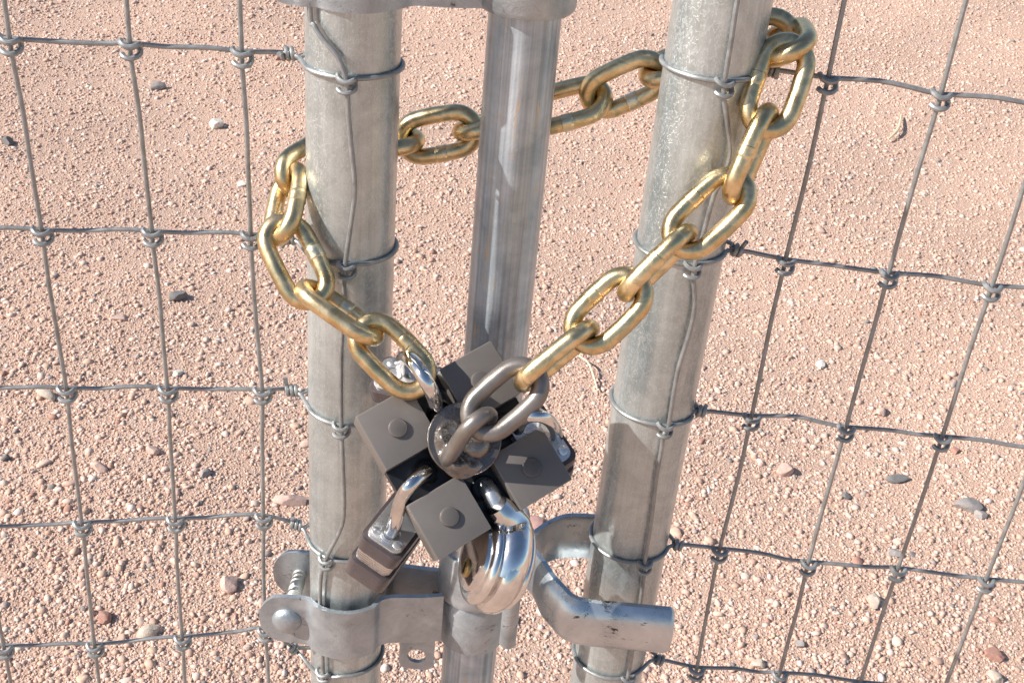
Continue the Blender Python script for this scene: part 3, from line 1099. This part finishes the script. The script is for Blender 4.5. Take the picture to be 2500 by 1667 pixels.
def strip(path, z0, z1, th, name, mat, parent, bulge=0.0, side=1, ends=None, z0f=None, z1f=None, nz=8):
    """vertical metal strip following a plan path (x, y); thickness th to the -side"""
    P = [Vector((p[0], p[1], 0)) for p in path]
    P = smooth_path(P, 6)
    N = len(P)
    rows = []
    for i, p in enumerate(P):
        t = (P[min(i + 1, N - 1)] - P[max(i - 1, 0)]).normalized()
        nrm = Vector((t.y, -t.x, 0)) * side
        s = i / (N - 1)
        a0 = z0 if z0f is None else z0f(s)
        a1 = z1 if z1f is None else z1f(s)
        b = bulge(s) if callable(bulge) else bulge
        loop = []
        for k in range(nz + 1):
            f = k / nz
            loop.append(p + nrm * (b * (1 - abs(2 * f - 1) ** 3.2)) + Z * (a0 + (a1 - a0) * f))
        for k in range(nz, -1, -1):
            f = k / nz
            loop.append(p + nrm * (b * (1 - abs(2 * f - 1) ** 3.2) - th) + Z * (a0 + (a1 - a0) * f))
        rows.append(loop)
    mb = MB()
    g = mb.grid(rows, closed_v=True)
    mb.bm.faces.new(g[0])
    mb.bm.faces.new(g[-1][::-1])
    return mb.build(name, mat, parent, smooth=40)


def arc_pts(c, r, a0, a1, n):
    return [(c.x + r * math.cos(R(a0 + (a1 - a0) * k / (n - 1))), c.y + r * math.sin(R(a0 + (a1 - a0) * k / (n - 1)))) for k in range(n)]


def half_round(s, s0=0.09):
    """1 in the middle of the strip, falling round at the start"""
    return math.sqrt(max(0.0, 1 - ((s0 - s) / s0) ** 2)) if s < s0 else 1.0


th = 0.0032


def clamp(name, zt, zb, label, xl, bulge=0.0042, dy=0.0):
    root = empty(name, (CT.x, CT.y, zb), label, 'latch bracket')
    zc, hh = (zt + zb) / 2, (zt - zb) / 2
    # front strap: flange, bulge over the post, web to the collar
    pf = [(xl, .5755), (xl + .006, .5755), (xl + .012, .5755), (LP.x - .026, .5755), (LP.x - .0215, .5745)] + arc_pts(LP, PR + th + bulge, 236, 314, 9) + \
         [(LP.x + .0245, .5800 + dy * .6), (LP.x + .030, .5835 + dy), (LP.x + .038, .5850 + dy), (LP.x + .050, .5865 + dy), (CT.x - TR - .0010, .5900 + dy)]
    f0 = lambda s: zc - hh * half_round(s, 0.16)
    f1 = lambda s: zc + hh * half_round(s, 0.16)
    strip(pf, 0, 0, th, 'front_strap', M['cast'], root, z0f=f0, z1f=f1)
    pb = [(xl, .6215), (xl + .006, .6215), (xl + .012, .6215), (LP.x - .026, .6215), (LP.x - .0215, .6225)] + arc_pts(LP, PR + th, 128, 42, 9) + \
         [(LP.x + .0245, .6200), (LP.x + .030, .6180), (LP.x + .038, .6170), (LP.x + .050, .6165), (CT.x - TR - .001, .6160)]
    strip(pb, 0, 0, th, 'back_strap', M['cast'], root, side=-1, z0f=f0, z1f=f1)
    # carriage bolt through both flanges
    c = Vector((xl + .0185, .5755, zc))
    b = MB()
    b.lathe([(0.0098, -0.0002), (0.0096, 0.0010), (0.0082, 0.0030), (0.0056, 0.0046), (0.0026, 0.0054), (0, 0.0056)], c, (0, -1, 0), 36)
    b.build('bolt_head', M['cast'], root)
    b = MB()
    prof = [(0.0, -0.002)]
    y = 0.0
    while y < 0.062:
        prof += [(0.0045, y), (0.0049, y + 0.0008)]
        y += 0.0016
    prof += [(0.0, 0.0626)]
    b.lathe(prof, c, (0, 1, 0), 24)
    b.build('bolt_shaft', M['shaft'], root)
    b = MB()
    hexa = [(0.0085 * math.cos(R(60 * k)), 0.0085 * math.sin(R(60 * k))) for k in range(6)]
    b.prism(hexa, Vector((c.x, .6215 + th * .2, zc)), Vector((1, 0, 0)), Z, Vector((0, 1, 0)), 0.0002, 0.0085, bev=0.0008)
    b.build('nut', M['cast'], root)
    return root, zc


zt = zat(830, 1402, .570)
zb = zat(790, 1502, .570)
print('clamp', zt, zb)
lower, zc = clamp('latch_bracket', zt, zb, 'lower galvanised latch bracket clamped to the left post with a carriage bolt', -0.1475)
# stepped collar on the tube
z1 = zat(1075, 1415, .5825)
z2 = zat(1075, 1515, .585)
z0 = zat(1060, 1312, .5825)
print('collar', z0, z1, z2)
mb = MB()
mb.lathe([(TR + .0006, z2), (TR + .0020, z2 - .0004), (TR + .0044, z2 + .001), (TR + .0046, z1 - .005), (TR + .0036, z1 - .0035), (TR + .0034, z1 - .0005), (TR + .0066, z1 + .0004), (TR + .0072, z1 + .003),
          (TR + .0064, z0 - .002), (TR + .0058, z0), (TR + .0030, z0 + .0002), (TR + .0026, z0 - .002), (TR + .0026, z1 + 0.002), (TR + .0006, z1)],
         (CT.x, CT.y, 0), (0, 0, 1), 72, closed=True)
mb.build('collar', M['cast'], lower)
# tab with a round hole under the web
tc = at(957, 1503, .5925)
N = 32
inner = [(0.0064 * math.cos(2 * math.pi * k / N), 0.0064 * math.sin(2 * math.pi * k / N)) for k in range(N)]
outer = []
for k in range(N):
    a = 2 * math.pi * k / N
    c_, s_ = math.cos(a), math.sin(a)
    q = min(0.0118 / max(abs(c_), 1e-6), (0.0125 if s_ < 0 else 0.0175) / max(abs(s_), 1e-6))
    q = min(q, 0.0145 if s_ < 0 else 9)
    outer.append((q * c_, q * s_))
mb = MB()
mb.ringplate(outer, inner, tc, Vector((1, 0, 0)), Z, Vector((0, 1, 0)), -0.0012, 0.0018)
mb.build('tab', M['cast'], lower, smooth=30)

# upper bracket, mostly above the frame
ztu = zat(830, 36, .570)
upper, _ = clamp('latch_bracket', ztu + 0.042, ztu, 'upper galvanised bracket at the top edge joining the left post and thin tube', at(583, 12, .5755).x, -0.0016, .0085)
zu = zat(1205, 56, .583)
mb = MB()
mb.lathe([(TR + .0006, zu + .002), (TR + .0030, zu), (TR + .0056, zu + .0005), (TR + .0068, zu + .003), (TR + .0070, zu + .046), (TR + .0050, zu + .050), (TR + .0006, zu + .050)],
         (CT.x, CT.y, 0), (0, 0, 1), 72, closed=True)
mb.build('collar', M['cast'], upper)

# fork latch
fk = empty('fork_latch', at(1215, 1330, .590), 'galvanised fork latch with two pressed arms clasping the right post', 'fork latch')
ft = zat(1300, 1372, .552)
fb = zat(1300, 1478, .552)
print('fork', ft, fb)
xa = at(1215, 1320, .590).x
xb = at(1300, 1400, .550).x
xe = at(1545, 1430, .550).x
sag = lambda s: 0.003 * s
pf = [(CT.x + TR + .001, .600), (xa - .006, .598), (xa + .001, .591), (xa + .007, .581), (xa + .013, .569), (xa + .020, .559), (xb + .003, .552), (xb + .014, .549), (xb + .034, .549), (xe - .008, .549), (xe, .549)]
wid = lambda s: 0.47 * (ft - fb) * (0.92 if s < .15 else 0.92 + 0.08 * min(1, (s - .15) / .3)) * (1 if s < .95 else 1 - 0.16 * ((s - .95) / .05) ** 2)
fz = (ft + fb) / 2 + 0.002
strip(pf, 0, 0, 0.0030, 'front_arm', M['arm'], fk, bulge=lambda s: 0.0068 * min(1, max(0, (s - .12) / .3)), z0f=lambda s: fz - wid(s), z1f=lambda s: fz + wid(s), nz=14)
xe2 = at(1400, 1200, .645).x
pf = [(CT.x + TR + .001, .604), (xa - .004, .607), (xa + .004, .616), (xa + .012, .624), (xa + .020, .629), (xb + .004, .631), (xb + .016, .632), (xb + .034, .632), (xe - .008, .632), (xe, .632)]
strip(pf, 0, 0, 0.0030, 'back_arm', M['arm'], fk, bulge=lambda s: 0.0068 * min(1, max(0, (s - .12) / .3)), side=-1, z0f=lambda s: fz - wid(s), z1f=lambda s: fz + wid(s), nz=14)
MB().lathe([(TR + .0008, fz - .016), (TR + .0038, fz - .016), (TR + .0038, fz + .016), (TR + .0008, fz + .016)], (CT.x, CT.y, 0), (0, 0, 1), 64, closed=True).build('hinge_sleeve', M['arm'], fk)
# lift pin
pt = at(1192, 1166, .572)
pb_ = at(1172, 1478, .572)
px_ = pb_.x
mb = MB()
mb.lathe([(0, pb_.z), (0.0049, pb_.z), (0.0054, pb_.z + .0008), (0.0054, pt.z - .006), (0.0046, pt.z - .002), (0.0025, pt.z), (0, pt.z + .0004)], ((pb_.x + pt.x) / 2, .572, 0), (0, 0, 1), 32)
mb.build('pin', M['cast'], fk)
print('objects', len(bpy.data.objects))
